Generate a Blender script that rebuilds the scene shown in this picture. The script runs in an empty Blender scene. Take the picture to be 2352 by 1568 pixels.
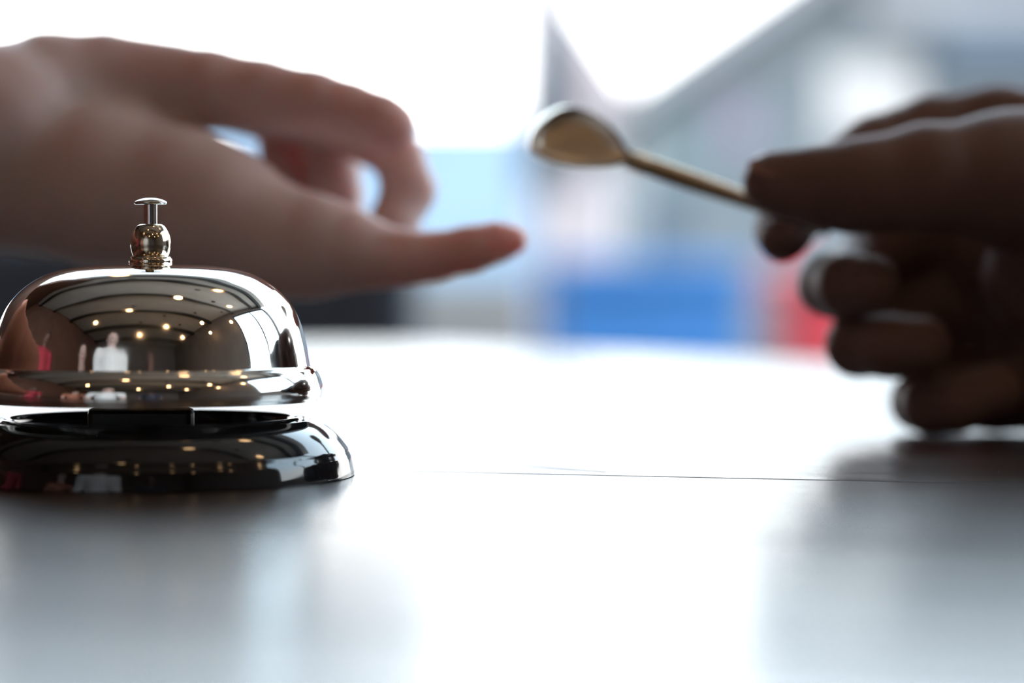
import bpy, bmesh, math, random
import numpy as np
from mathutils import Vector, Matrix

random.seed(7)
SC = bpy.context.scene
COL = SC.collection

# ------------------------------------------------------------------ frame of the place
T = 1.05                       # height of the table top (m)
CAMH = 0.042                   # lens height above the table
F = 5450.0                     # focal length in pixels of a 2352 px wide frame
PIT = math.atan(150.0 / F)     # the camera looks slightly down


def P(px, py, Y):
    """point of the place at distance Y (m) that the lens sees at px, py"""
    u, v = (px - 1176.0) / F, (784.0 - py) / F
    dy = math.cos(PIT) + v * math.sin(PIT)
    dz = -math.sin(PIT) + v * math.cos(PIT)
    s = Y / dy
    return Vector((u * s, Y, T + CAMH + dz * s))


# ------------------------------------------------------------------ helpers
def tag(o, label=None, cat=None, group=None, kind=None):
    if label: o['label'] = label
    if cat: o['category'] = cat
    if group: o['group'] = group
    if kind: o['kind'] = kind
    return o


def empty(name, loc, label, cat, group=None, rz=0.0):
    o = bpy.data.objects.new(name, None)
    o.empty_display_size = 0.05
    o.location = loc
    o.rotation_euler = (0, 0, rz)
    COL.objects.link(o)
    return tag(o, label, cat, group)


def obj(name, verts, faces, mat, parent=None, smooth=True, label=None):
    me = bpy.data.meshes.new(name)
    me.from_pydata([tuple(v) for v in verts], [], [tuple(f) for f in faces])
    me.update()
    for m in (mat if isinstance(mat, (list, tuple)) else [mat]):
        me.materials.append(m)
    if smooth:
        me.polygons.foreach_set('use_smooth', [True] * len(me.polygons))
    o = bpy.data.objects.new(name, me)
    COL.objects.link(o)
    if parent is not None:
        o.parent = parent
    if label:
        o['label'] = label
    return o


def from_bm(name, bm, mat, parent=None, smooth=False, label=None):
    bmesh.ops.recalc_face_normals(bm, faces=bm.faces)
    me = bpy.data.meshes.new(name)
    bm.to_mesh(me)
    bm.free()
    for m in (mat if isinstance(mat, (list, tuple)) else [mat]):
        me.materials.append(m)
    if smooth:
        me.polygons.foreach_set('use_smooth', [True] * len(me.polygons))
    o = bpy.data.objects.new(name, me)
    COL.objects.link(o)
    if parent is not None:
        o.parent = parent
    if label:
        o['label'] = label
    return o


def add_box(bm, x0, x1, y0, y1, z0, z1, bev=0.0, seg=2):
    r = bmesh.ops.create_cube(bm, size=1.0)
    vs = r['verts']
    bmesh.ops.scale(bm, vec=(x1 - x0, y1 - y0, z1 - z0), verts=vs)
    bmesh.ops.translate(bm, vec=((x0 + x1) / 2, (y0 + y1) / 2, (z0 + z1) / 2), verts=vs)
    if bev > 0:
        es = list({e for v in vs for e in v.link_edges})
        bmesh.ops.bevel(bm, geom=es, offset=bev, segments=seg, profile=0.5, affect='EDGES')


def box(name, x0, x1, y0, y1, z0, z1, mat, parent=None, bev=0.0, label=None):
    bm = bmesh.new()
    add_box(bm, x0, x1, y0, y1, z0, z1, bev)
    return from_bm(name, bm, mat, parent, label=label)


def lathe_data(profile, n=96, center=(0, 0, 0)):
    vs, fs = [], []
    m = len(profile)
    for i in range(n):
        a = 2 * math.pi * i / n
        c, s = math.cos(a), math.sin(a)
        for r, z in profile:
            vs.append((center[0] + r * c, center[1] + r * s, center[2] + z))
    for i in range(n):
        j = (i + 1) % n
        for k in range(m - 1):
            fs.append((i * m + k, j * m + k, j * m + k + 1, i * m + k + 1))
    return vs, fs


def lathe(name, profile, mat, parent=None, n=96, center=(0, 0, 0), label=None, sharp=None):
    vs, fs = lathe_data(profile, n, center)
    o = obj(name, vs, fs, mat, parent, True, label)
    bm = bmesh.new()
    bm.from_mesh(o.data)
    bmesh.ops.remove_doubles(bm, verts=bm.verts, dist=1e-6)
    bmesh.ops.recalc_face_normals(bm, faces=bm.faces)
    if sharp:
        for e in bm.edges:
            if len(e.link_faces) == 2 and e.calc_face_angle(0) > math.radians(sharp):
                e.smooth = False
    bm.to_mesh(o.data)
    bm.free()
    return o


def spline(pts, n=8):
    """Catmull-Rom through the points"""
    p = [Vector(q) for q in pts]
    p = [p[0] * 2 - p[1]] + p + [p[-1] * 2 - p[-2]]
    out = []
    for i in range(1, len(p) - 2):
        for k in range(n):
            t = k / n
            a, b, c, d = p[i - 1], p[i], p[i + 1], p[i + 2]
            out.append(0.5 * ((2 * b) + (c - a) * t + (2 * a - 5 * b + 4 * c - d) * t * t
                              + (3 * b - a - 3 * c + d) * t ** 3))
    out.append(p[-2])
    return out


def tube(name, pts, radii, mat, parent=None, n=20, label=None, cap=True):
    pts = [Vector(p) for p in pts]
    vs, fs = [], []
    up = None
    for i, p in enumerate(pts):
        d = (pts[min(i + 1, len(pts) - 1)] - pts[max(i - 1, 0)]).normalized()
        if up is None:
            up = d.orthogonal().normalized()
        up = (up - d * up.dot(d)).normalized()
        side = d.cross(up)
        r = radii[i] if isinstance(radii, (list, tuple)) else radii
        for k in range(n):
            a = 2 * math.pi * k / n
            vs.append(p + up * (r * math.cos(a)) + side * (r * math.sin(a)))
    for i in range(len(pts) - 1):
        for k in range(n):
            l = (k + 1) % n
            fs.append((i * n + k, i * n + l, (i + 1) * n + l, (i + 1) * n + k))
    if cap:
        fs.append(tuple(range(n))[::-1])
        fs.append(tuple((len(pts) - 1) * n + k for k in range(n)))
    return obj(name, vs, fs, mat, parent, True, label)


# ------------------------------------------------------------------ materials
def newmat(name):
    m = bpy.data.materials.new(name)
    m.use_nodes = True
    nt = m.node_tree
    b = nt.nodes['Principled BSDF']
    return m, nt, b


def N(nt, typ, **kw):
    n = nt.nodes.new(typ)
    for k, v in kw.items():
        if hasattr(n, k) and k not in ('Scale',):
            setattr(n, k, v)
        else:
            n.inputs[k].default_value = v
    return n


def noise_col(nt, b, c1, c2, scale, detail=4.0, bump=0.0, dist=0.002, coord='Object', stretch=None):
    tc = N(nt, 'ShaderNodeTexCoord')
    src = tc.outputs[coord]
    if stretch:
        mp = N(nt, 'ShaderNodeMapping')
        mp.inputs['Scale'].default_value = stretch
        nt.links.new(src, mp.inputs['Vector'])
        src = mp.outputs['Vector']
    no = N(nt, 'ShaderNodeTexNoise')
    no.inputs['Scale'].default_value = scale
    no.inputs['Detail'].default_value = detail
    nt.links.new(src, no.inputs['Vector'])
    cr = N(nt, 'ShaderNodeValToRGB')
    cr.color_ramp.elements[0].position = 0.3
    cr.color_ramp.elements[1].position = 0.7
    cr.color_ramp.elements[0].color = (*c1, 1)
    cr.color_ramp.elements[1].color = (*c2, 1)
    nt.links.new(no.outputs['Fac'], cr.inputs['Fac'])
    nt.links.new(cr.outputs['Color'], b.inputs['Base Color'])
    if bump:
        bp = N(nt, 'ShaderNodeBump')
        bp.inputs['Strength'].default_value = bump
        bp.inputs['Distance'].default_value = dist
        nt.links.new(no.outputs['Fac'], bp.inputs['Height'])
        nt.links.new(bp.outputs['Normal'], b.inputs['Normal'])
    return no, cr


def plain(name, c1, c2=None, rough=0.6, scale=12.0, metal=0.0, bump=0.05, spec=0.5, coat=0.0):
    m, nt, b = newmat(name)
    c2 = c2 or tuple(min(1, x * 1.15) for x in c1)
    noise_col(nt, b, c1, c2, scale, bump=bump)
    b.inputs['Roughness'].default_value = rough
    b.inputs['Metallic'].default_value = metal
    b.inputs['Specular IOR Level'].default_value = spec
    b.inputs['Coat Weight'].default_value = coat
    return m


def metal(name, c1, c2, r0, r1, scale=60.0):
    m, nt, b = newmat(name)
    b.inputs['Metallic'].default_value = 1.0
    no, cr = noise_col(nt, b, c1, c2, scale, detail=6.0)
    mr = N(nt, 'ShaderNodeMapRange')
    mr.inputs['From Min'].default_value = 0.4
    mr.inputs['From Max'].default_value = 0.75
    mr.inputs['To Min'].default_value = r0
    mr.inputs['To Max'].default_value = r1
    nt.links.new(no.outputs['Fac'], mr.inputs['Value'])
    nt.links.new(mr.outputs['Result'], b.inputs['Roughness'])
    return m


def skin_mat(name, c1, c2, sss, rad, rough=0.5):
    m, nt, b = newmat(name)
    no, cr = noise_col(nt, b, c1, c2, 45.0, detail=5.0, bump=0.25, dist=0.0006)
    b.inputs['Roughness'].default_value = rough
    b.inputs['Specular IOR Level'].default_value = 0.22
    b.inputs['Subsurface Weight'].default_value = sss
    b.inputs['Subsurface Radius'].default_value = rad
    b.inputs['Subsurface Scale'].default_value = 0.022
    return m


def emit(name, col, strength):
    m, nt, b = newmat(name)
    b.inputs['Base Color'].default_value = (*col, 1)
    b.inputs['Emission Color'].default_value = (*col, 1)
    b.inputs['Emission Strength'].default_value = strength
    return m


M = {}
M['chrome'] = metal('polished_chrome', (0.72, 0.70, 0.67), (0.80, 0.78, 0.75), 0.02, 0.14, 55.0)
M['nickel'] = metal('warm_nickel', (0.62, 0.54, 0.44), (0.70, 0.62, 0.52), 0.08, 0.26, 220.0)
M['steel'] = metal('grey_steel', (0.55, 0.56, 0.55), (0.64, 0.64, 0.62), 0.12, 0.25, 120.0)
M['brass'] = metal('antique_brass', (0.56, 0.49, 0.41), (0.63, 0.56, 0.47), 0.32, 0.42, 150.0)
M['shank_brass'] = metal('worn_brass', (0.50, 0.38, 0.25), (0.58, 0.45, 0.31), 0.38, 0.50, 150.0)
M['enamel'] = plain('black_enamel', (0.006, 0.007, 0.009), (0.009, 0.010, 0.012), 0.07, 40.0, bump=0.0, spec=0.6)
M['black_plastic'] = plain('black_plastic', (0.010, 0.011, 0.014), None, 0.35, 40.0)
M['skin_light'] = skin_mat('fair_skin', (0.52, 0.375, 0.345), (0.57, 0.415, 0.385), 0.5, (1.0, 0.30, 0.20))
M['skin_dark'] = skin_mat('dark_brown_skin', (0.145, 0.083, 0.070), (0.185, 0.106, 0.088), 0.12, (0.8, 0.25, 0.15), 0.6)
M['nail_light'] = plain('pink_nail', (0.60, 0.32, 0.25), None, 0.25, 60.0, bump=0.0)
M['nail_dark'] = plain('brown_nail', (0.27, 0.13, 0.10), None, 0.22, 60.0, bump=0.0)
M['slate'] = plain('slate_fabric', (0.035, 0.042, 0.058), (0.045, 0.053, 0.07), 0.8, 60.0)
M['white_cloth'] = plain('white_cotton', (0.72, 0.72, 0.73), (0.8, 0.8, 0.8), 0.85, 40.0)
M['navy_cloth'] = plain('navy_cotton', (0.03, 0.035, 0.06), None, 0.85, 40.0)
M['red_cloth'] = plain('dark_red_cotton', (0.35, 0.03, 0.05), None, 0.85, 40.0)
M['terracotta_cloth'] = plain('terracotta_cotton', (0.42, 0.17, 0.11), None, 0.85, 40.0)
M['hair'] = plain('black_hair', (0.010, 0.008, 0.007), None, 0.5, 90.0)
M['ceiling'] = plain('beige_grey_plaster', (0.48, 0.47, 0.43), (0.54, 0.52, 0.48), 0.9, 4.0)
M['inner_wall'] = plain('grey_brown_wall', (0.17, 0.155, 0.15), (0.21, 0.19, 0.18), 0.8, 3.0)
M['inner_floor'] = plain('brown_floor', (0.26, 0.23, 0.21), (0.32, 0.28, 0.25), 0.4, 6.0)
M['front_wall'] = plain('red_brown_wall', (0.11, 0.055, 0.04), (0.14, 0.07, 0.05), 0.8, 3.0)
M['beam'] = plain('black_beam', (0.02, 0.019, 0.018), None, 0.7, 10.0)
M['frame'] = plain('dark_window_frame', (0.035, 0.04, 0.045), None, 0.4, 20.0)
M['paving'] = plain('grey_paving', (0.18, 0.18, 0.186), (0.228, 0.228, 0.228), 0.8, 3.0)
M['pale_blue'] = plain('pale_blue_paint', (0.1897, 0.274, 0.3762), (0.2424, 0.3215, 0.4067), 0.7, 2.0)
M['stone'] = plain('beige_stone', (0.137, 0.1269, 0.1153), (0.1773, 0.1614, 0.1488), 0.85, 6.0)
M['pink_wall'] = plain('pale_pink_render', (0.465, 0.375, 0.375), (0.525, 0.435, 0.4275), 0.85, 2.0)
M['blue_grey_wall'] = plain('blue_grey_cladding', (0.09895, 0.1131, 0.1223), (0.125, 0.1366, 0.1433), 0.8, 2.0)
M['roof_grey'] = plain('pale_grey_roof', (0.1897, 0.1855, 0.2003), (0.2344, 0.2292, 0.2372), 0.8, 3.0)
M['cream_wall'] = plain('cream_render', (0.36, 0.33, 0.315), (0.40, 0.37, 0.35), 0.85, 3.0)
M['lilac'] = plain('lilac_blind', (0.168, 0.1462, 0.1856), None, 0.8, 6.0)
M['teal'] = plain('teal_blind', (0.112, 0.147, 0.1519), None, 0.8, 6.0)
M['dark_slate'] = plain('dark_slate_sheet', (0.0525, 0.07, 0.091), None, 0.7, 4.0)
M['parasol_grey'] = plain('grey_canvas', (0.0935, 0.099, 0.11), (0.1155, 0.121, 0.132), 0.9, 30.0)
M['blue_plastic'] = plain('blue_plastic', (0.017, 0.1062, 0.2904), (0.0221, 0.1232, 0.3256), 0.55, 5.0)
M['red_plastic'] = plain('red_plastic', (0.375, 0.01875, 0.03), (0.42, 0.02625, 0.0375), 0.55, 5.0)
M['rubber'] = plain('black_rubber', (0.02, 0.02, 0.02), None, 0.8, 30.0)
M['bulb'] = emit('warm_bulb', (1.0, 0.62, 0.30), 14.0)
M['globe'] = emit('white_globe', (0.85, 0.95, 1.0), 9.0)


def glass_mat():
    m, nt, b = newmat('clear_glass')
    b.inputs['Transmission Weight'].default_value = 1.0
    b.inputs['Roughness'].default_value = 0.0
    b.inputs['IOR'].default_value = 1.05
    b.inputs['Base Color'].default_value = (0.93, 0.97, 1.0, 1)
    return m


M['glass'] = glass_mat()


def wood_mat():
    """dark varnished boards: seams and one diagonal crack, grain along the boards, dust specks"""
    m, nt, b = newmat('dark_varnished_wood')
    L = nt.links.new
    tc = N(nt, 'ShaderNodeTexCoord')
    # board axis runs at -14.3 degrees, with a seam through (0, 0.5045)
    mp = N(nt, 'ShaderNodeMapping')
    mp.vector_type = 'POINT'
    mp.inputs['Rotation'].default_value = (0, 0, math.radians(14.3))
    L(tc.outputs['Object'], mp.inputs['Vector'])
    sp = N(nt, 'ShaderNodeSeparateXYZ')
    L(mp.outputs['Vector'], sp.inputs['Vector'])
    v0 = math.cos(math.radians(14.3)) * 0.5045

    def math_n(op, a, bb=None, c=None):
        n = N(nt, 'ShaderNodeMath')
        n.operation = op
        for i, x in enumerate((a, bb, c)):
            if x is None: continue
            if isinstance(x, (int, float)):
                n.inputs[i].default_value = x
            else:
                L(x, n.inputs[i])
        return n.outputs[0]

    # wobble of the seam line
    wob = N(nt, 'ShaderNodeTexNoise')
    wob.inputs['Scale'].default_value = 30.0
    L(mp.outputs['Vector'], wob.inputs['Vector'])
    w = math_n('MULTIPLY', math_n('SUBTRACT', wob.outputs['Fac'], 0.5), 0.0012)
    v = math_n('ADD', math_n('SUBTRACT', sp.outputs['Y'], v0), w)
    fr = math_n('ABSOLUTE', math_n('SUBTRACT', math_n('FRACT', math_n('ADD', math_n('DIVIDE', v, 0.11), 0.5)), 0.5))
    seam = math_n('LESS_THAN', fr, 0.010)
    # the diagonal crack from (-.012,.537) to (.0204,.5075)
    dx, dy = 0.0324, -0.0295
    ln = math.hypot(dx, dy)
    so = N(nt, 'ShaderNodeSeparateXYZ')
    L(tc.outputs['Object'], so.inputs['Vector'])
    ax = math_n('ADD', so.outputs['X'], 0.012)
    ay = math_n('SUBTRACT', so.outputs['Y'], 0.537)
    along = math_n('ADD', math_n('MULTIPLY', ax, dx / ln), math_n('MULTIPLY', ay, dy / ln))
    acr = math_n('ADD', math_n('ABSOLUTE', math_n('ADD', math_n('ADD', math_n('MULTIPLY', ax, -dy / ln), math_n('MULTIPLY', ay, dx / ln)), w)), 0.0)
    crack = math_n('MULTIPLY', math_n('LESS_THAN', acr, 0.0010),
                   math_n('MULTIPLY', math_n('GREATER_THAN', along, 0.0), math_n('LESS_THAN', along, ln)))
    line = math_n('MAXIMUM', seam, crack)
    # grain
    mg = N(nt, 'ShaderNodeMapping')
    mg.inputs['Scale'].default_value = (6.0, 140.0, 1.0)
    L(mp.outputs['Vector'], mg.inputs['Vector'])
    gr = N(nt, 'ShaderNodeTexNoise')
    gr.inputs['Scale'].default_value = 3.0
    gr.inputs['Detail'].default_value = 6.0
    L(mg.outputs['Vector'], gr.inputs['Vector'])
    cr = N(nt, 'ShaderNodeValToRGB')
    cr.color_ramp.elements[0].color = (0.018, 0.011, 0.008, 1)
    cr.color_ramp.elements[1].color = (0.055, 0.034, 0.024, 1)
    L(gr.outputs['Fac'], cr.inputs['Fac'])
    # dust
    vo = N(nt, 'ShaderNodeTexVoronoi')
    vo.inputs['Scale'].default_value = 160.0
    L(tc.outputs['Object'], vo.inputs['Vector'])
    sel = N(nt, 'ShaderNodeSeparateColor')
    L(vo.outputs['Color'], sel.inputs['Color'])
    dust = math_n('MULTIPLY', math_n('LESS_THAN', vo.outputs['Distance'], 0.045), math_n('GREATER_THAN', sel.outputs['Red'], 0.72))
    mx = N(nt, 'ShaderNodeMix', data_type='RGBA')
    L(dust, mx.inputs['Factor'])
    L(cr.outputs['Color'], mx.inputs[6])
    mx.inputs[7].default_value = (0.45, 0.42, 0.38, 1)
    mx2 = N(nt, 'ShaderNodeMix', data_type='RGBA')
    L(line, mx2.inputs['Factor'])
    L(mx.outputs[2], mx2.inputs[6])
    mx2.inputs[7].default_value = (0.006, 0.004, 0.003, 1)
    L(mx2.outputs[2], b.inputs['Base Color'])
    # fine speckle of the varnish
    sv = N(nt, 'ShaderNodeTexNoise')
    sv.inputs['Scale'].default_value = 900.0
    sv.inputs['Detail'].default_value = 2.0
    L(tc.outputs['Object'], sv.inputs['Vector'])
    h = math_n('ADD', math_n('MULTIPLY', gr.outputs['Fac'], 0.5), math_n('MULTIPLY', sv.outputs['Fac'], 0.35))
    h = math_n('SUBTRACT', h, math_n('MULTIPLY', line, 4.0))
    bp = N(nt, 'ShaderNodeBump')
    bp.inputs['Strength'].default_value = 0.22
    bp.inputs['Distance'].default_value = 0.0003
    L(h, bp.inputs['Height'])
    ml = N(nt, 'ShaderNodeMapping')
    ml.inputs['Scale'].default_value = (9.0, 62.0, 1.0)
    L(mp.outputs['Vector'], ml.inputs['Vector'])
    lo = N(nt, 'ShaderNodeTexNoise')
    lo.inputs['Scale'].default_value = 1.6
    lo.inputs['Detail'].default_value = 3.0
    L(ml.outputs['Vector'], lo.inputs['Vector'])
    b2 = N(nt, 'ShaderNodeBump')
    b2.inputs['Strength'].default_value = 1.0
    b2.inputs['Distance'].default_value = 0.00035
    L(lo.outputs['Fac'], b2.inputs['Height'])
    L(bp.outputs['Normal'], b2.inputs['Normal'])
    L(b2.outputs['Normal'], b.inputs['Normal'])
    rg = math_n('ADD', math_n('MULTIPLY', line, 0.5), math_n('MULTIPLY_ADD', gr.outputs['Fac'], 0.06, WOOD_R - 0.03))
    L(rg, b.inputs['Roughness'])
    L(math_n('MULTIPLY_ADD', line, -0.65, 0.75), b.inputs['Specular IOR Level'])
    return m


WOOD_R = 0.255
M['wood'] = wood_mat()


# ------------------------------------------------------------------ grown surfaces (hands, figures)
def smin(a, b, k):
    if k <= 0: return np.minimum(a, b)
    h = np.maximum(k - np.abs(a - b), 0.0) / k
    return np.minimum(a, b) - h * h * k * 0.25


class Grid:
    def __init__(self, lo, hi, h):
        self.lo, self.h = np.array(lo, np.float32), h
        self.n = [int(math.ceil((hi[i] - lo[i]) / h)) + 1 for i in range(3)]
        ax = [self.lo[i] + np.arange(self.n[i], dtype=np.float32) * h for i in range(3)]
        self.X, self.Y, self.Z = np.meshgrid(*ax, indexing='ij')

    def seg(self, a, b, ra, rb):
        d = [b[i] - a[i] for i in range(3)]
        L2 = max(sum(x * x for x in d), 1e-9)
        px, py, pz = self.X - a[0], self.Y - a[1], self.Z - a[2]
        t = np.clip((px * d[0] + py * d[1] + pz * d[2]) / L2, 0, 1)
        return np.sqrt((px - t * d[0]) ** 2 + (py - t * d[1]) ** 2 + (pz - t * d[2]) ** 2) - (ra + (rb - ra) * t)

    def chain(self, pts, k):
        """pts: list of (x, y, z, r)"""
        v = None
        for a, b in zip(pts[:-1], pts[1:]):
            s = self.seg(a[:3], b[:3], a[3], b[3])
            v = s if v is None else smin(v, s, k)
        return v

    def ell(self, c, r):
        q = np.sqrt(((self.X - c[0]) / r[0]) ** 2 + ((self.Y - c[1]) / r[1]) ** 2 + ((self.Z - c[2]) / r[2]) ** 2)
        return (q - 1.0) * min(r)

    def oell(self, c, axes, r):
        """ellipsoid with its own axes"""
        px, py, pz = self.X - c[0], self.Y - c[1], self.Z - c[2]
        q = 0
        for ax, rr in zip(axes, r):
            q = q + ((px * ax[0] + py * ax[1] + pz * ax[2]) / rr) ** 2
        return (np.sqrt(q) - 1.0) * min(r)

    def mesh(self, v):
        """naive surface nets"""
        nx, ny, nz = v.shape
        s = v < 0
        idx = -np.ones((nx - 1, ny - 1, nz - 1), np.int64)
        cnt = np.zeros(idx.shape, np.float32)
        acc = np.zeros(idx.shape + (3,), np.float32)
        C = [(i, j, k) for i in (0, 1) for j in (0, 1) for k in (0, 1)]
        sl = lambda c, a: a[c[0]:nx - 1 + c[0], c[1]:ny - 1 + c[1], c[2]:nz - 1 + c[2]]
        for a in C:
            for ax in range(3):
                if a[ax]: continue
                b = list(a)
                b[ax] = 1
                va, vb = sl(a, v), sl(b, v)
                m = sl(a, s) != sl(b, s)
                t = np.where(m, va / np.where(m, va - vb, 1), 0)
                cnt += m
                for d in range(3):
                    acc[..., d] += np.where(m, a[d] + (t if d == ax else 0), 0)
        act = cnt > 0
        ids = np.argwhere(act)
        idx[act] = np.arange(len(ids))
        pos = (ids + acc[act] / cnt[act][:, None]) * self.h + self.lo
        faces = []
        for ax in range(3):
            o1, o2 = [d for d in range(3) if d != ax]
            s0 = [slice(0, None)] * 3
            s1 = [slice(0, None)] * 3
            s0[ax], s1[ax] = slice(0, -1), slice(1, None)
            ch = s[tuple(s0)] != s[tuple(s1)]
            e = np.argwhere(ch)
            lim = [nx - 1, ny - 1, nz - 1]
            ok = (e[:, o1] >= 1) & (e[:, o2] >= 1) & (e[:, o1] < lim[o1]) & (e[:, o2] < lim[o2])
            e = e[ok]
            inside = s[e[:, 0], e[:, 1], e[:, 2]]
            q = []
            for d1, d2 in ((-1, -1), (0, -1), (0, 0), (-1, 0)):
                c = e.copy()
                c[:, o1] += d1
                c[:, o2] += d2
                q.append(idx[c[:, 0], c[:, 1], c[:, 2]])
            q = np.stack(q, 1)
            flip = inside if ax != 1 else ~inside
            q[~flip] = q[~flip][:, ::-1]
            faces.append(q)
        return pos, np.concatenate(faces)


def relax(pos, faces, n=3, f=0.5):
    a = np.concatenate([faces[:, 0], faces[:, 1], faces[:, 2], faces[:, 3]])
    b = np.concatenate([faces[:, 1], faces[:, 2], faces[:, 3], faces[:, 0]])
    for _ in range(n):
        acc = np.zeros_like(pos)
        c = np.zeros(len(pos))
        np.add.at(acc, a, pos[b]); np.add.at(c, a, 1)
        np.add.at(acc, b, pos[a]); np.add.at(c, b, 1)
        pos = pos * (1 - f) + f * acc / np.maximum(c, 1)[:, None]
    return pos


def pc(px, py, Ycm):
    """same as P, in centimetres"""
    v = P(px, py, Ycm / 100.0) * 100.0
    return (v.x, v.y, v.z)


def ch(*q):
    return [(*pc(a, b, c), r) for a, b, c, r in q]


def build_hand(name, label, palm, fingers, nails, carve, mats, lo, hi, h, kp=0.8, kf=0.45, parent=None):
    g = Grid(lo, hi, h)
    v = None
    for c in palm:
        s = g.chain(c, 0.4)
        v = s if v is None else smin(v, s, kp)
    fv = None
    for c, k_in in fingers:
        s = g.chain(c, k_in)
        fv = s if fv is None else smin(fv, s, 0.10)
    v = smin(v, fv, kf)
    for a, b, r, k in carve:                       # creases
        s = g.seg(a, b, r, r)
        v = -smin(-v, s, k)
    for c, axes, r in nails:
        v = smin(v, g.oell(c, axes, r), 0.04)
    pos, faces = g.mesh(v)
    pos = relax(pos.astype(np.float64), faces, 3, 0.5)
    o = obj(name, pos * 0.01, faces.tolist(), mats, parent, True)
    if nails:
        ctr = pos[faces].mean(1)
        mi = np.zeros(len(faces), np.int32)
        for c, axes, r in nails:
            d = ctr - np.array(c)
            q = sum((d @ np.array(ax) / (rr * 1.06)) ** 2 for ax, rr in zip(axes, r))
            mi[q < 1.0] = 1
        o.data.polygons.foreach_set('material_index', mi)
    return o


def frame_axes(long, normal):
    a = Vector(long).normalized()
    n = Vector(normal)
    n = (n - a * n.dot(a)).normalized()
    s = a.cross(n)
    return [tuple(a), tuple(s), tuple(n)]


# ------------------------------------------------------------------ the two people (hands in view)
def left_person():
    palm = [
        # back of the hand: metacarpals of the index, middle, ring and little finger
        ch((-900, 300, 60.0, 2.7), (-400, 300, 61.0, 2.5), (0, 290, 62.5, 2.15), (120, 210, 63.3, 1.55), (240, 181, 63.5, 1.18), (390, 193, 63.5, 1.02)),
        ch((-100, 330, 64.0, 2.0), (150, 240, 65.5, 1.6), (370, 200, 65.7, 1.05)),
        ch((-100, 350, 65.0, 1.8), (150, 290, 67.3, 1.5), (350, 225, 67.7, 1.0)),
        ch((-100, 380, 65.5, 1.7), (130, 340, 68.5, 1.4), (320, 260, 69.5, 0.95)),
        # forearm underside, thenar mass and thumb base
        ch((-900, 360, 60.5, 2.6), (-400, 370, 61.5, 2.4), (0, 395, 62.8, 1.95), (230, 425, 62.3, 2.05), (420, 465, 61.8, 1.9), (500, 497, 61.5, 1.78), (600, 547, 61.2, 1.46)),
        ch((200, 300, 63.5, 1.7), (330, 320, 63.2, 1.15), (400, 330, 63.0, 0.8)),
        # hypothenar
        ch((-100, 420, 66.0, 1.9), (120, 450, 67.5, 1.6), (330, 440, 68.0, 1.2)),
    ]
    fingers = [
        (ch((560, 528, 61.4, 1.52), (640, 556, 61.1, 1.42), (720, 566, 60.9, 1.33), (800, 574, 60.8, 1.05), (865, 588, 60.8, 0.80), (930, 592, 60.8, 0.70),
            (1000, 588, 60.9, 0.61), (1080, 571, 60.9, 0.58), (1140, 556, 61.0, 0.50), (1178, 551, 61.0, 0.38)), 0.25),          # thumb
        (ch((330, 185, 63.5, 1.05), (480, 200, 63.3, 1.02), (600, 218, 63.2, 0.95), (720, 237, 63.0, 0.87), (800, 257, 62.9, 0.79), (870, 279, 62.8, 0.74), (898, 291, 62.8, 0.70)), 0.2),   # index
        (ch((370, 200, 65.7, 1.0), (640, 245, 65.8, 0.85), (850, 318, 65.8, 0.70), (918, 365, 65.6, 0.70), (938, 435, 65.2, 0.74), (900, 520, 64.6, 0.66), (870, 575, 64.2, 0.56)), 0.2),      # middle
        (ch((350, 225, 67.7, 0.95), (560, 235, 67.9, 0.88), (730, 270, 67.8, 0.80), (766, 350, 67.4, 0.80), (774, 450, 66.8, 0.74), (790, 550, 66.2, 0.60)), 0.2),                          # ring
        (ch((320, 260, 69.5, 0.85), (480, 235, 69.6, 0.78), (640, 275, 69.4, 0.74), (657, 350, 68.9, 0.78), (700, 440, 68.3, 0.72), (730, 510, 67.8, 0.52)), 0.2),                          # little
    ]
    carve = [
        (pc(930, 540, 60.1), pc(925, 640, 60.0), 0.05, 0.12),
        (pc(815, 210, 62.1), pc(800, 290, 61.9), 0.05, 0.12),
        (pc(690, 160, 62.4), pc(680, 260, 61.9), 0.05, 0.12),
        (pc(385, 228, 62.1), pc(525, 308, 62.2), 0.30, 0.55),
    ]
    a = Vector(pc(1100, 565, 61)) - Vector(pc(1000, 588, 61))
    nails = [(tuple(Vector(pc(1130, 598, 60.9))), frame_axes(a, (0.1, 0.1, -1)), (0.62, 0.45, 0.07)),
             (tuple(Vector(pc(852, 226, 63.0))), frame_axes(Vector(pc(884, 286, 62.8)) - Vector(pc(800, 257, 62.9)), (0.35, 0.2, 1)), (0.40, 0.36, 0.05))]
    root = empty('person', (-0.30, 0.60, T), 'fair-skinned bare forearm and open cupped hand reaching in from the left behind the bell', 'person')
    o = build_hand('hand', None, palm, fingers, nails, carve, [M['skin_light'], M['nail_light']],
                   (-24.5, 56.0, 104.5), (2.5, 73.0, 120.0), 0.10, 0.5, 0.35)
    return root, o


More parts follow.
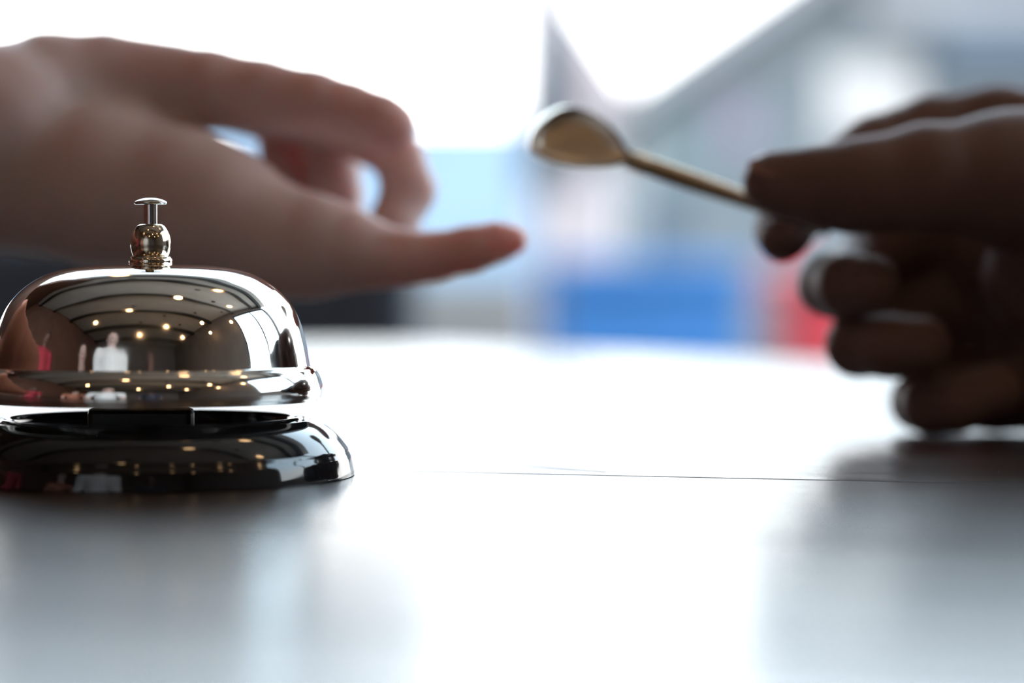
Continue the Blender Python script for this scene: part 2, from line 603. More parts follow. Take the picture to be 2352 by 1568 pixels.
def right_person():
    palm = [
        ch((3100, 480, 62.0, 2.7), (2700, 470, 62.5, 2.3), (2520, 440, 63.5, 1.9), (2400, 330, 64.5, 1.35), (2290, 285, 64.8, 1.0)),
        ch((2700, 520, 63.0, 2.1), (2500, 500, 64.7, 1.6), (2320, 470, 65.6, 1.05)),
        ch((2700, 580, 63.0, 2.0), (2520, 640, 64.8, 1.5), (2370, 640, 65.6, 1.0)),
        ch((2700, 640, 63.0, 2.0), (2560, 780, 64.5, 1.5), (2430, 820, 65.0, 0.95)),
        ch((3100, 560, 62.0, 2.6), (2700, 640, 62.3, 2.2), (2520, 830, 62.5, 1.65), (2400, 886, 62.8, 1.14), (2290, 902, 63.2, 0.96), (2190, 912, 63.2, 0.84)),
        ch((2180, 760, 65.8, 0.9), (2400, 800, 65.4, 1.2)),   # heel of the palm
        ch((2700, 500, 61.5, 2.1), (2480, 470, 60.5, 1.9), (2330, 410, 59.9, 1.75)),                              # thenar
        ch((2450, 560, 61.0, 1.7), (2380, 640, 61.8, 1.4)),
        ch((2300, 420, 64.0, 1.2), (2330, 600, 64.2, 1.4), (2400, 800, 64.0, 1.25)),
        ch((2240, 540, 65.0, 1.0), (2290, 700, 65.2, 1.0)),
        ch((2150, 600, 66.0, 0.9), (2060, 680, 65.8, 0.85), (2180, 745, 66.0, 0.9)),
        ch((2600, 480, 62.8, 2.0), (2600, 780, 62.8, 1.9)),
    ]
    fingers = [
        (ch((2420, 430, 60.0, 1.75), (2260, 405, 59.5, 1.42), (2130, 408, 59.3, 1.33), (2000, 424, 59.2, 1.16), (1950, 430, 59.2, 1.10), (1880, 428, 59.2, 0.98),
            (1800, 421, 59.3, 0.80), (1770, 417, 59.3, 0.70)), 0.25),                                            # thumb
        (ch((2300, 290, 64.8, 1.05), (2140, 300, 64.6, 0.95), (2010, 345, 64.2, 0.92), (1900, 415, 63.6, 0.85), (1835, 480, 62.8, 0.80), (1800, 530, 61.9, 0.74), (1796, 548, 61.3, 0.62)), 0.2),   # index
        (ch((2320, 470, 65.6, 1.05), (2150, 530, 65.6, 1.02), (1990, 605, 65.2, 0.92), (1936, 638, 64.0, 0.83), (1908, 654, 62.2, 0.83), (1950, 656, 60.9, 0.80), (1998, 654, 60.3, 0.74)), 0.2),  # middle
        (ch((2370, 640, 65.6, 1.0), (2200, 690, 65.6, 1.0), (2030, 768, 65.0, 0.92), (1978, 784, 63.7, 0.82), (1970, 792, 61.9, 0.82), (2045, 795, 60.9, 0.80), (2120, 792, 60.5, 0.74)), 0.2),  # ring
        (ch((2430, 820, 65.0, 0.85), (2300, 850, 65.0, 0.8), (2170, 905, 64.4, 0.76), (2113, 922, 63.0, 0.76), (2140, 930, 61.9, 0.76), (2200, 925, 61.2, 0.74), (2290, 895, 61.0, 0.70)), 0.2), # little
    ]
    carve = [
        (pc(1975, 300, 58.3), pc(1985, 390, 57.9), 0.06, 0.14),
        (pc(2210, 530, 58.4), pc(2360, 440, 57.8), 0.10, 0.25),
        (pc(1850, 360, 58.6), pc(1835, 450, 58.3), 0.03, 0.10),
    ]
    nails = [
        (tuple(Vector(pc(1945, 672, 60.35))), frame_axes((0.8, -0.5, 0.0), (-0.6, -0.75, -0.2)), (0.42, 0.40, 0.05)),
        (tuple(Vector(pc(2035, 808, 60.4))), frame_axes((0.95, -0.3, 0.0), (-0.3, -0.9, -0.3)), (0.5, 0.42, 0.06)),
        (tuple(Vector(pc(1772, 376, 58.92))), frame_axes((-1, 0, -0.05), (-0.15, -0.6, 0.8)), (0.66, 0.50, 0.07)),
    ]
    root = empty('person', (0.25, 0.62, T), 'dark-skinned hand with curled fingers resting on the table, holding out a key', 'person')
    o = build_hand('hand', None, palm, fingers, nails, carve, [M['skin_dark'], M['nail_dark']],
                   (5.2, 55.5, 104.6), (23.0, 69.5, 116.5), 0.08)
    return root, o


def sleeve(a, b, ra, rb, mat, parent):
    """cuffed sleeve around a forearm, from a to b (metres), open at a"""
    pts, rad = [], []
    n = 24
    for i in range(n + 1):
        t = i / n
        pts.append(Vector(a).lerp(Vector(b), t))
        rad.append((ra + (rb - ra) * t) * (1 + 0.03 * math.sin(t * 31) * (1 - 0.3 * t)))
    rad[0] *= 1.04; rad[1] *= 1.05; rad[2] *= 1.05
    vs_pts = [Vector(a).lerp(Vector(b), 0.04)] + pts
    vs_rad = [rad[0] * 0.90] + rad
    return tube('sleeve', vs_pts, vs_rad, mat, parent, n=40)


lp, lh = left_person()
lh.parent = lp
lh.matrix_parent_inverse = Matrix.Translation(-lp.location)
s1 = sleeve(P(-760, 330, 0.605), Vector((-0.62, 0.42, T + 0.10)), 0.040, 0.060, M['terracotta_cloth'], lp)
s1.matrix_parent_inverse = Matrix.Translation(-lp.location)
rp, rh = right_person()
rh.parent = rp
rh.matrix_parent_inverse = Matrix.Translation(-rp.location)
s2 = sleeve(P(2920, 515, 0.622), Vector((0.58, 0.68, T + 0.10)), 0.040, 0.060, M['navy_cloth'], rp)
s2.matrix_parent_inverse = Matrix.Translation(-rp.location)


# ------------------------------------------------------------------ call bell
def q(r, y):
    return (r / 10900.0, (4.2 - (y - 634) / 109.0) / 100.0)


bell_xy = ((347 - 1176) / F * 0.5, 0.5)
bell = empty('call_bell', (bell_xy[0], bell_xy[1], T), 'chrome call bell with a black base and push button, standing on the dark table', 'bell')


def prof(pts, n=6):
    return [(max(0.0, v.x), v.y) for v in spline([(*p, 0) for p in pts], n)]


# base: skirt, shoulder, lip and sunken top
base_out = [(0.0, 0.0), q(440, 1092), q(462, 1092), q(466.5, 1090)]
base_out += prof([q(466.5, 1088), q(465, 1077), q(460, 1052), q(456.5, 1043)], 4)
base_out += prof([q(454, 1038), q(449, 1027), q(426, 999), q(398, 977), q(368, 963)], 6)
base_out += prof([q(364, 962.5), q(360, 965), q(357, 970), q(353, 967), q(346, 959), q(336, 956.5), q(326, 959), q(320, 966), q(316, 980), q(300, 990), q(150, 994), q(0, 994)], 4)
lathe('base', base_out, M['enamel'], bell, 160, sharp=50)

# dome: thin pressed shell, outer then inner skin
outer = prof([q(0, 606.5), q(53, 607), q(95, 607.8), q(133, 609.8), q(175, 614.5), q(212, 622), q(244, 634), q(270, 649), q(290, 664), q(307, 681), q(322, 700), q(333, 720),
              q(343, 745), q(351, 772), q(357, 800), q(361.5, 826), q(364, 840)], 6)
outer += prof([q(368, 843), q(375, 846.5), q(382, 855), q(388, 867), q(392, 879), q(394, 890), q(394, 904), q(392.5, 911)], 5)
inner = [(r - 0.0009 if r > 0.02 else max(0, r - 0.0004), z - 0.0008) for r, z in outer][::-1]
inner[0] = (outer[-1][0] - 0.0010, outer[-1][1] + 0.0002)
lathe('dome', outer + inner, M['chrome'], bell, 192, sharp=60)

lathe('collar', prof([q(0, 612), q(44, 610), q(48.5, 606.5), q(50, 601), q(49, 595), q(46, 590.5), q(42, 589.5), q(0, 589.5)], 5), M['nickel'], bell, 64)
lathe('finial', [q(0, 591)] + prof([q(38, 591), q(41.5, 586), q(45, 574), q(46.5, 561), q(45, 546), q(40, 531), q(33, 520), q(27, 515.5)], 5) + [q(24, 515), q(17, 516.5), q(0, 516.5)], M['nickel'], bell, 64)
pl = lathe('push_button', [q(0, 470), q(30, 470)] + prof([q(36, 469.5), q(38, 466.5), q(36.5, 463), q(28, 458.5), q(15, 455), q(0, 454)], 6), M['steel'], bell, 64, label='grey steel push button cap on a thin stem')
lathe('stem', [q(0, 522), q(15, 522), q(15, 469), q(0, 469)], M['steel'], pl, 40, sharp=50)
# hub and bracket under the dome
bm = bmesh.new()
add_box(bm, -0.0116, 0.0102, -0.012, -0.007, q(0, 991)[1], q(0, 930)[1], 0.0012)
from_bm('clapper_bracket', bm, M['black_plastic'], bell)
tube('centre_post', [(0, 0, q(0, 991)[1]), (0, 0, q(0, 612)[1])], 0.003, M['steel'], bell, 24)


# ------------------------------------------------------------------ people of the room, mirrored in the bell
def bystander(x, y, shirt, trousers, skin, label, h=1.0):
    d = Vector((bell_xy[0] - x, bell_xy[1] - y, 0))
    rz = math.atan2(d.y, d.x) - math.pi / 2
    root = empty('person', (x, y, 0), label, 'person', None, rz)
    g = Grid((-34, -20, -1), (34, 26, 176), 1.4)
    torso = smin(g.chain([(-7, 0, 94, 9.5), (7, 0, 94, 9.5)], 2), g.chain([(0, 0, 96, 11), (0, 0, 112, 10.5), (0, 1, 130, 12)], 5), 8)
    torso = smin(torso, g.chain([(-16, 0, 139, 6), (0, 1, 138, 8), (16, 0, 139, 6)], 3), 8)
    arms, legs, hands = None, None, None
    for s in (-1, 1):
        a = g.chain([(17 * s, 0, 140, 5.6), (22 * s, -2, 113, 4.4), (21 * s, 8, 89, 3.0)], 1.5)
        arms = a if arms is None else np.minimum(arms, a)
        hd = g.chain([(21 * s, 8, 89, 2.8), (20.5 * s, 11, 80, 2.9)], 1)
        for k in range(4):
            hd = smin(hd, g.chain([(20.5 * s, 8.5 + 2.0 * k, 80, 1.0), (20 * s, 9 + 2.0 * k, 74 + abs(k - 1.5), 0.9), (19 * s, 9.5 + 2.0 * k, 71 + abs(k - 1.5), 0.8)], 0.3), 0.6)
        hd = smin(hd, g.chain([(20.5 * s, 13, 84, 1.2), (19 * s, 16.5, 79, 1.0)], 0.3), 0.8)
        hands = hd if hands is None else np.minimum(hands, hd)
        l = g.chain([(9 * s, 0, 92, 9), (10 * s, 1, 50, 6), (10 * s, -1, 9, 4.2), (10 * s, 1, 5, 4.2), (11 * s, 13, 4, 3.4)], 2)
        legs = l if legs is None else np.minimum(legs, l)
    head = g.ell((0, 2, 160), (7.6, 9.4, 11.3))
    head = smin(head, g.seg((0, 9.5, 161), (0, 12.2, 157.5), 1.0, 1.5), 1.6)       # nose
    head = smin(head, g.seg((-2.2, 10.2, 152.6), (2.2, 10.2, 152.6), 0.9, 0.9), 1.0)  # mouth
    for s in (-1, 1):
        head = smin(head, g.ell((7.8 * s, 1, 159), (1.2, 2.4, 3.4)), 0.8)
        head = -smin(-head, g.ell((3.2 * s, 11.0, 161.5), (1.6, 1.6, 1.4)), 1.2)      # eye sockets
    neck = g.seg((0, 0, 140), (0, 1, 154), 6.2, 5.6)
    body = smin(smin(smin(torso, arms, 5), smin(head, neck, 3), 4), smin(legs, hands, 1), 3)

    def emit_mesh(name, v, mat):
        p, f = g.mesh(v)
        return obj(name, relax(p.astype(np.float64), f, 2) * 0.01 * h, f.tolist(), mat, root)
    emit_mesh('body', body, skin)
    slv = np.maximum(arms, 116 - g.Z) - 1.3
    sh = smin(torso - 1.4, slv, 3)
    sh = np.maximum(np.maximum(sh, 90 - g.Z), g.Z - 147)
    emit_mesh('shirt', sh, shirt)
    emit_mesh('trousers', np.maximum(np.maximum(smin(legs, torso, 2) - 1.0, g.Z - 97), 9 - g.Z), trousers)
    emit_mesh('shoes', np.maximum(legs - 0.9, g.Z - 10), M['black_plastic'])
    hair = np.maximum(np.maximum(g.ell((0, 0.6, 161.5), (8.6, 10.0, 12.0)), 157 - g.Z), g.Y - (6.0 + np.maximum(0, g.Z - 164) * 1.2))
    emit_mesh('hair', hair, M['hair'])
    return root


bystander(-0.46, -0.52, M['white_cloth'], M['navy_cloth'], M['skin_light'], 'person standing in a white shirt, seen only as a small reflection in the bell')
bystander(-1.12, -0.66, M['terracotta_cloth'], M['slate'], M['skin_light'], 'person standing in a terracotta shirt, seen only as a small reflection in the bell', 0.97)
bystander(-1.62, 0.10, M['red_cloth'], M['slate'], M['skin_dark'], 'person standing in a dark red shirt, seen only as a small reflection in the bell', 1.02)
bystander(0.16, -1.25, M['navy_cloth'], M['slate'], M['skin_dark'], 'person standing in a navy shirt, seen only as a small reflection in the bell', 1.0)

# ------------------------------------------------------------------ key
def key():
    root = empty('key', P(1560, 420, 0.6), 'small gold brass key with spoon-shaped bow, held out by the dark hand', 'key')
    KY = 0.600
    out_px = [(1211, 336), (1217, 306), (1233, 277), (1259, 254), (1291, 240), (1325, 243), (1362, 259), (1396, 284), (1422, 315), (1440, 346), (1452, 362),
              (1440, 377), (1412, 386), (1372, 389), (1325, 388), (1275, 379), (1235, 364), (1216, 351)]
    loop = []
    nn = len(out_px)
    for i in range(nn):
        a, b, c, d = [Vector((*out_px[(i + k) % nn], 0)) for k in (-1, 0, 1, 2)]
        for k in range(5):
            t = k / 5
            loop.append(0.5 * ((2 * b) + (c - a) * t + (2 * a - 5 * b + 4 * c - d) * t * t + (3 * b - a - 3 * c + d) * t ** 3))
    cen = Vector((1312, 322, 0))
    # rings: (scale about the centre, share of the front face's offset, depth in m)

    def ring(sc, shift, depth):
        pts = []
        for p in loop:
            w = cen + (p - cen) * sc + Vector((12, -3, 0)) * shift
            pts.append(P(w.x, w.y, KY) + Vector((0, 1, 0)) * (depth + 0.30 * (cen.y - w.y) / 9083.0))
        return pts
    spec = [(0.0, 1, 0.0014), (0.5, 1, 0.0013), (0.78, 1, 0.0009), (0.87, 1, 0.0003), (0.89, 1, 0.0), (0.905, 0.92, -0.0002), (0.93, 0.66, 0.0006), (0.96, 0.30, 0.0016),
            (0.985, 0.1, 0.0030), (1.0, 0, 0.0044), (0.99, 0, 0.0054), (0.95, 0, 0.0062), (0.8, 0, 0.0070), (0.5, 0, 0.0075), (0.0, 0, 0.0077)]
    vs, fs = [], []
    m = len(loop)
    for s, sh, d in spec:
        vs += ring(s, sh, d)
    for i in range(len(spec) - 1):
        for k in range(m):
            l = (k + 1) % m
            fs.append((i * m + k, i * m + l, (i + 1) * m + l, (i + 1) * m + k))
    bow = obj('bow', [v - root.location for v in vs], fs, M['brass'], root, True)
    b2 = bmesh.new()
    b2.from_mesh(bow.data)
    bmesh.ops.remove_doubles(b2, verts=b2.verts, dist=1e-6)
    bmesh.ops.recalc_face_normals(b2, faces=b2.faces)
    b2.to_mesh(bow.data)
    b2.free()
    pts, rad = [], []
    for i in range(25):
        t = i / 24
        pts.append(P(1436 + (1905 - 1436) * t, 364 + (524 - 364) * t, KY + 0.002 + 0.010 * t) - root.location)
        rad.append(0.0023 + 0.0003 * math.exp(-((t - 0.30) / 0.2) ** 2) - 0.0002 * t)
    tube('shank', pts, rad, M['shank_brass'], root, 24)
    for a, b, r in ((0.055, 0.075, 0.0029), (0.085, 0.095, 0.0028)):
        s = [pts[0].lerp(pts[-1], a + (b - a) * k / 6) for k in range(7)]
        tube('collar', s, [r * x for x in (0.86, 0.96, 1, 1, 1, 0.96, 0.86)], M['shank_brass'], root, 24)


key()


# ------------------------------------------------------------------ table
def table():
    root = empty('table', (-0.2, 0.6, 0), 'bar-height dark varnished wooden table that the bell stands on', 'table')
    poly = [(-1.25, -0.14), (-1.25, 1.38), (-0.13, 1.415), (-0.075, 1.425), (-0.035, 1.41), (0.006, 1.36), (0.155, 1.155), (0.60, 0.53), (0.94, -0.14)]
    bm = bmesh.new()
    vs = [bm.verts.new((x, y, T)) for x, y in poly]
    f = bm.faces.new(vs)
    r = bmesh.ops.extrude_face_region(bm, geom=[f])
    dn = [e for e in r['geom'] if isinstance(e, bmesh.types.BMVert)]
    bmesh.ops.translate(bm, vec=(0, 0, -0.045), verts=dn)
    es = [e for e in bm.edges if abs(e.verts[0].co.z - e.verts[1].co.z) < 1e-5]
    bmesh.ops.bevel(bm, geom=es, offset=0.004, segments=3, profile=0.5, affect='EDGES')
    top = from_bm('tabletop', bm, M['wood'], root)
    top.matrix_parent_inverse = Matrix.Translation(-root.location)
    for x, y in ((-1.12, -0.03), (0.70, -0.03), (-1.12, 1.26), (-0.20, 1.26)):
        l = box('leg', x - 0.04, x + 0.04, y - 0.04, y + 0.04, 0.0, T - 0.045, M['wood'], root, 0.004)
        l.matrix_parent_inverse = Matrix.Translation(-root.location)


table()

# ------------------------------------------------------------------ room
CZ = 3.1
X0, X1, YB, YF = -2.6, 2.2, -4.2, 2.05


def struct(name, bm_or, *a, **k):
    o = bm_or
    o['kind'] = 'structure'
    return o


struct('floor', box('floor', X0 - 0.15, X1 + 0.15, YB - 0.15, YF, -0.06, 0.0, M['inner_floor']))
struct('ceiling', box('ceiling', X0 - 0.15, X1 + 0.15, YB - 0.15, 2.6, CZ, CZ + 0.12, M['ceiling']))
struct('wall_back', box('wall_back', X0 - 0.15, X1 + 0.15, YB - 0.15, YB, 0.0, CZ, M['inner_wall']))
struct('wall_left', box('wall_left', X0 - 0.15, X0, YB, YF, 0.0, CZ, M['front_wall']))
struct('wall_sky_blocker', box('wall_sky_blocker', X0, -0.95, YF - 0.15, YF, 0.0, CZ, M['front_wall']))  # unseen wall, added to keep the sky out of the bell's left side
# right wall with a wide window
WY0, WY1, WZ0, WZ1 = 0.25, 1.95, 1.40, 2.85
bm = bmesh.new()
add_box(bm, X1, X1 + 0.15, YB, WY0, 0.0, CZ)
add_box(bm, X1, X1 + 0.15, WY1, YF, 0.0, CZ)
add_box(bm, X1, X1 + 0.15, WY0, WY1, 0.0, WZ0)
add_box(bm, X1, X1 + 0.15, WY0, WY1, WZ1, CZ)
struct('wall_right', from_bm('wall_right', bm, M['inner_wall']))
bm = bmesh.new()
for y in (WY0, WY0 + 0.85, WY1 - 0.05):
    add_box(bm, X1 + 0.03, X1 + 0.09, y, y + 0.05, WZ0, WZ1)
for z in (WZ0, WZ1 - 0.05):
    add_box(bm, X1 + 0.032, X1 + 0.088, WY0, WY1, z, z + 0.05)
w1 = struct('window_1', from_bm('window_1', bm, M['frame']))
box('pane', X1 + 0.058, X1 + 0.062, WY0 + 0.02, WY1 - 0.02, WZ0 + 0.02, WZ1 - 0.02, M['glass'], w1)
# head of the open shop front
struct('trim_1', box('trim_1', -0.95, X1, YF - 0.08, YF + 0.08, CZ - 0.16, CZ, M['frame']))
for i, y in enumerate((-3.2, -2.0, -0.8, 0.4, 1.5)):
    struct('beam', box('trim_%d' % (i + 2), X0, X1, y - 0.06, y + 0.06, CZ - 0.14, CZ, M['beam']))

# pendant lamps
LAMPS = []


def pendant(first, x, y, z, label):
    root = empty('pendant_lamp', (x, y, CZ), label, 'lamp', 'pendant lamps under the ceiling')
    d = z - CZ
    if first is None:
        tube('cord', [(0, 0, -0.03), (0, 0, d + 0.10)], 0.004, M['black_plastic'], root, 8)
        lathe('ceiling_rose', [(0, 0), (0.05, 0), (0.05, -0.02), (0.01, -0.035), (0, -0.035)], M['black_plastic'], root, 24)
        lathe('socket', [(0, d + 0.11), (0.012, d + 0.11), (0.02, d + 0.09), (0.02, d + 0.035), (0, d + 0.035)], M['black_plastic'], root, 24)
        lathe('bulb', prof([(0, d + 0.045), (0.015, d + 0.04), (0.042, d + 0.01), (0.052, d - 0.025), (0.040, d - 0.062), (0, d - 0.08)], 4), M['bulb'], root, 24)
    else:
        for c in first.children:
            k = c.copy()
            k.parent = root
            COL.objects.link(k)
    return root


BULBZ = 2.45
spots = []   # filled below
spots = [(-0.31, -0.36), (0.25, 0.41), (0.50, 1.10), (1.07, 0.66), (1.92, 0.12), (1.31, -0.56), (0.57, -1.16), (-0.09, -1.79), (-1.19, -0.86), (1.31, -1.64), (1.95, -0.85), (-0.46, 1.72)]
first = None
for i, (x, y) in enumerate(spots):
    r = pendant(first, x, y, BULBZ, 'bare warm bulb pendant lamp hanging from the ceiling behind the camera, reflected in the bell')
    first = first or r


# ------------------------------------------------------------------ outside
struct('ground', box('ground', -14, 14, YF, 30, -0.06, 0.0, M['paving']))


def chair():
    x0, x1, y = -0.60, -0.088, 2.30
    r = empty('bar_chair', ((x0 + x1) / 2, y, 0), 'slate-grey upholstered bar chair behind the table, low at the left beyond the hand', 'chair')
    w = (x1 - x0) / 2
    box('seat', -w, w, -0.06, 0.40, 0.70, 0.78, M['slate'], r, 0.02)
    box('backrest', -w, w, -0.06, 0.0, 0.80, 1.135, M['slate'], r, 0.025)
    for sx in (-1, 1):
        for yy in (-0.03, 0.36):
            tube('leg', [(sx * (w - 0.03), yy, 0.70), (sx * (w - 0.01), yy, 0.0)], 0.016, M['frame'], r, 12)
        tube('back_post', [(sx * (w - 0.06), -0.03, 0.74), (sx * (w - 0.06), -0.03, 0.84)], 0.012, M['frame'], r, 12)


chair()


def bin_(name, x0, x1, Y, h, mat, label):
    """wheelie bin: tapered body, lid, handle bar, wheels"""
    w = (x1 - x0) / 2
    r = empty(name, ((x0 + x1) / 2, Y, 0), label, 'bin')
    bm = bmesh.new()
    d = 0.30
    bot = [(-w * 0.82, -d * 0.75, 0.06), (w * 0.82, -d * 0.75, 0.06), (w * 0.82, d * 0.8, 0.06), (-w * 0.82, d * 0.8, 0.06)]
    top = [(-w, -d, h - 0.07), (w, -d, h - 0.07), (w, d, h - 0.07), (-w, d, h - 0.07)]
    b = [bm.verts.new(p) for p in bot]
    t = [bm.verts.new(p) for p in top]
    bm.faces.new(b[::-1]); bm.faces.new(t)
    for i in range(4):
        bm.faces.new((b[i], b[(i + 1) % 4], t[(i + 1) % 4], t[i]))
    bmesh.ops.bevel(bm, geom=list(bm.edges), offset=0.02, segments=3, profile=0.5, affect='EDGES')
    from_bm('body', bm, mat, r)
    box('lid', -w * 1.02, w * 1.02, -d - 0.03, d + 0.02, h - 0.068, h, mat, r, 0.02)
    tube('handle', [(-w * 0.8, d + 0.06, h - 0.06), (w * 0.8, d + 0.06, h - 0.06)], 0.014, mat, r, 12)
    for sx in (-1, 1):
        tube('wheel', [(sx * w * 0.84, d * 0.7, 0.10), (sx * (w * 0.84 + 0.05), d * 0.7, 0.10)], 0.10, M['rubber'], r, 24)
    return r


bin_('wheelie_bin', P(1232, 700, 6.5).x, P(1690, 700, 6.5).x, 6.5, 1.135, M['blue_plastic'], 'blue wheelie bin outside, blurred beyond the far edge of the table')
bin_('wheelie_bin', P(1775, 700, 6.6).x, P(2240, 700, 6.6).x, 6.6, 1.12, M['red_plastic'], 'red wheelie bin outside, half hidden behind the dark hand')


def parasol():
    p = P(1270, 300, 6.0)
    r = empty('closed_parasol', (p.x, 6.0, 0), 'closed grey canvas parasol standing outside, above the key', 'parasol')
    lathe('base', [(0, 0), (0.22, 0), (0.22, 0.05), (0.05, 0.09), (0.03, 0.14), (0, 0.14)], M['stone'], r, 40, sharp=40)
    tube('pole', [(0, 0, 0.10), (0, 0, 2.20)], 0.014, M['frame'], r, 16)
    vs, fs = [], []
    n, rows = 64, 14
    for i in range(rows + 1):
        t = i / rows
        z = 2.14 - t * 0.83
        rad = 0.016 + 0.062 * t ** 0.9 + (0.0 if t < 0.9 else -0.01 * (t - 0.9) * 10)
        for k in range(n):
            a = 2 * math.pi * k / n
            rr = rad * (1 + 0.22 * t * math.cos(8 * a + 1.2 * t))
            vs.append((rr * math.cos(a), rr * math.sin(a), z))
    for i in range(rows):
        for k in range(n):
            l = (k + 1) % n
            fs.append((i * n + k, (i + 1) * n + k, (i + 1) * n + l, i * n + l))
    obj('canopy', vs, fs, M['parasol_grey'], r)
    lathe('tie', [(0.071, 1.50), (0.078, 1.50), (0.078, 1.53), (0.070, 1.53), (0.071, 1.50)], M['frame'], r, 40)
    lathe('cap', prof([(0, 2.22), (0.014, 2.21), (0.02, 2.17), (0.018, 2.13), (0, 2.12)], 3), M['frame'], r, 20)


parasol()

tag(box('garden_wall', -3.0, P(1225, 700, 7.4).x, 7.4, 7.62, 0.0, 1.085, M['stone'], None, 0.01), 'low beige stone wall outside, right of the grey chair and left of the blue bin', 'wall')


def hoarding():
    xr = P(1200, 300, 9.0).x
    r = empty('panel_fence', (xr - 1.4, 9.0, 0), 'pale blue painted panel fence outside, seen behind the open left hand', 'fence')
    for i in range(3):
        box('panel', -1.4 + i * 0.94, -1.4 + i * 0.94 + 0.92, -0.02, 0.02, 0.06, 1.68, M['pale_blue'], r, 0.005)
    for i in range(4):
        x = -1.41 + i * 0.935
        box('post', x - 0.04, x + 0.04, 0.022, 0.10, 0.0, 1.70, M['pale_blue'], r, 0.005)


hoarding()


def gable_house(name, x0, x1, eave, ridge_x, ridge_z, Y, depth, wall, roof, label, over=0.25):
    r = empty(name, ((x0 + x1) / 2, Y, 0), label, 'building')
    cx = (x0 + x1) / 2
    bm = bmesh.new()
    pr = [(x0 - cx, 0), (x1 - cx, 0), (x1 - cx, eave), (ridge_x - cx, ridge_z), (x0 - cx, eave)]
    a = [bm.verts.new((x, 0, z)) for x, z in pr]
    b = [bm.verts.new((x, depth, z)) for x, z in pr]
    bm.faces.new(a); bm.faces.new(b[::-1])
    for i in range(5):
        j = (i + 1) % 5
        bm.faces.new((a[i], b[i], b[j], a[j]))
    from_bm('walls', bm, wall, r)
    for s, (xe) in ((-1, x0), (1, x1)):
        e = Vector((xe - cx, 0, eave)); t = Vector((ridge_x - cx, 0, ridge_z))
        d = (e - t).normalized()
        e2 = e + d * over
        n = Vector((-d.z, 0, d.x))
        if n.z < 0: n = -n
        bm = bmesh.new()
        q0 = [t + n * 0.002, e2 + n * 0.002, e2 + n * 0.12, t + n * 0.12]
        f0 = [bm.verts.new(p + Vector((0, -0.3, 0))) for p in q0]
        f1 = [bm.verts.new(p + Vector((0, depth + 0.3, 0))) for p in q0]
        bm.faces.new(f0); bm.faces.new(f1[::-1])
        for i in range(4):
            j = (i + 1) % 4
            bm.faces.new((f0[i], f1[i], f1[j], f0[j]))
        from_bm('roof_slope', bm, roof, r)
    return r


def px_at(px, py, Y):
    v = P(px, py, Y)
    return v.x, v.z


# pale pink house, its right roof slope falls towards the right
xe, ze = px_at(1430, 230, 19.5)
xt, zt = px_at(1222, -60, 19.5)
pk = gable_house('house', xt - 0.02, xe, ze, xt, zt, 19.5, 5.0, M['pink_wall'], M['pink_wall'], 'pale pink gabled house far outside, behind the closed parasol', 0.05)
# blue-grey house on the right, its left roof slope rises out of the picture
xe, ze = px_at(1490, 235, 13.0)
xt, zt = px_at(2250, -290, 13.0)
hs = gable_house('house', xe, xt + (xt - xe), ze, xt, zt, 13.0, 5.0, M['blue_grey_wall'], M['roof_grey'], 'blue-grey clad gabled house far outside on the right, behind the dark hand', 0.15)
cx = hs.location.x


def local_box(name, pa, pb, mat, dy=0.03):
    a, c = px_at(*pa, 13.0), px_at(*pb, 13.0)
    return box(name, a[0] - cx, c[0] - cx, -dy, 0.01, c[1], a[1], mat, hs, 0.005)


local_box('window', (1890, 140), (2110, 330), M['cream_wall'])
local_box('window', (1640, 230), (1740, 340), M['lilac'])
local_box('window', (1530, 250), (1610, 420), M['teal'])
local_box('door', (1470, 440), (1570, 800), M['dark_slate'])
local_box('fascia', (2130, 70), (2480, 175), M['dark_slate'], 0.25)
local_box('fascia', (1980, -20), (2480, 55), M['roof_grey'], 0.12)


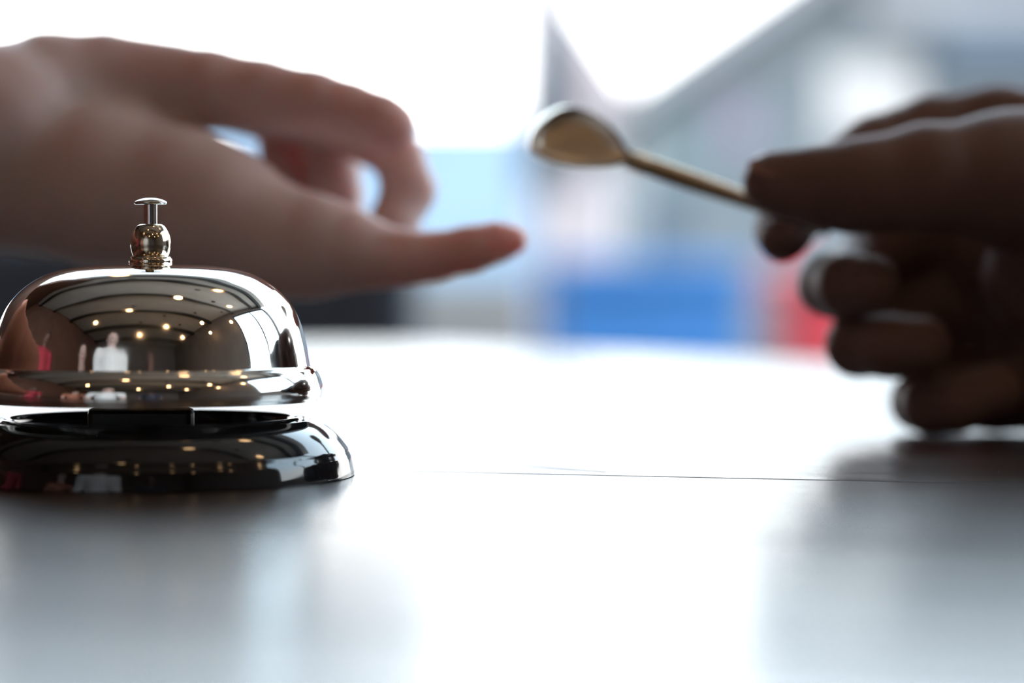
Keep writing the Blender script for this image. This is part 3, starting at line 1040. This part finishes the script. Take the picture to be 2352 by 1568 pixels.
def globe_light(px, py, Y, r, label):
    p = P(px, py, Y)
    root = empty('globe_lamp', (p.x, Y, 0), label, 'lamp')
    tube('post', [(0, 0, 0), (0, 0, p.z - r)], 0.018, M['frame'], root, 12)
    lathe('base', [(0, 0), (0.09, 0), (0.09, 0.03), (0.03, 0.06), (0, 0.06)], M['frame'], root, 24)
    lathe('globe', [(r * math.sin(math.pi * i / 16), p.z - r * math.cos(math.pi * i / 16)) for i in range(17)], M['globe'], root, 32)


# ------------------------------------------------------------------ daylight
w = bpy.data.worlds.new('overcast_sky')
SC.world = w
w.use_nodes = True
nt = w.node_tree
bg = nt.nodes['Background']
tc = N(nt, 'ShaderNodeTexCoord')
sp = N(nt, 'ShaderNodeSeparateXYZ')
nt.links.new(tc.outputs['Generated'], sp.inputs['Vector'])
cr = N(nt, 'ShaderNodeValToRGB')
e = cr.color_ramp.elements
e[0].position = 0.0
e[0].color = (1.0, 0.99, 0.97, 1)
e[1].position = 1.0
e[1].color = (0.30, 0.38, 0.46, 1)
x = e.new(0.16); x.color = (1.0, 1.0, 0.99, 1)
x = e.new(0.28); x.color = (0.90, 1.08, 1.20, 1)
x = e.new(0.55); x.color = (0.76, 0.99, 1.18, 1)
nt.links.new(sp.outputs['Z'], cr.inputs['Fac'])
nt.links.new(cr.outputs['Color'], bg.inputs['Color'])
bg.inputs['Strength'].default_value = 5.5

# ------------------------------------------------------------------ camera
cam = bpy.data.cameras.new('camera')
cam.sensor_width = 36.0
cam.lens = F * 36.0 / 2352.0
cam.clip_start = 0.005
cam.clip_end = 200
cam.dof.use_dof = True
cam.dof.focus_distance = 0.495
cam.dof.aperture_fstop = cam.lens / 15.6
co = bpy.data.objects.new('camera', cam)
co.location = (0, 0, T + CAMH)
co.rotation_euler = (math.pi / 2 - PIT, 0, 0)
COL.objects.link(co)
SC.camera = co

SC.view_settings.view_transform = 'Standard'
SC.view_settings.look = 'None'
SC.view_settings.gamma = 1.0
SC.view_settings.use_curve_mapping = False
SC.view_settings.exposure = 0.0
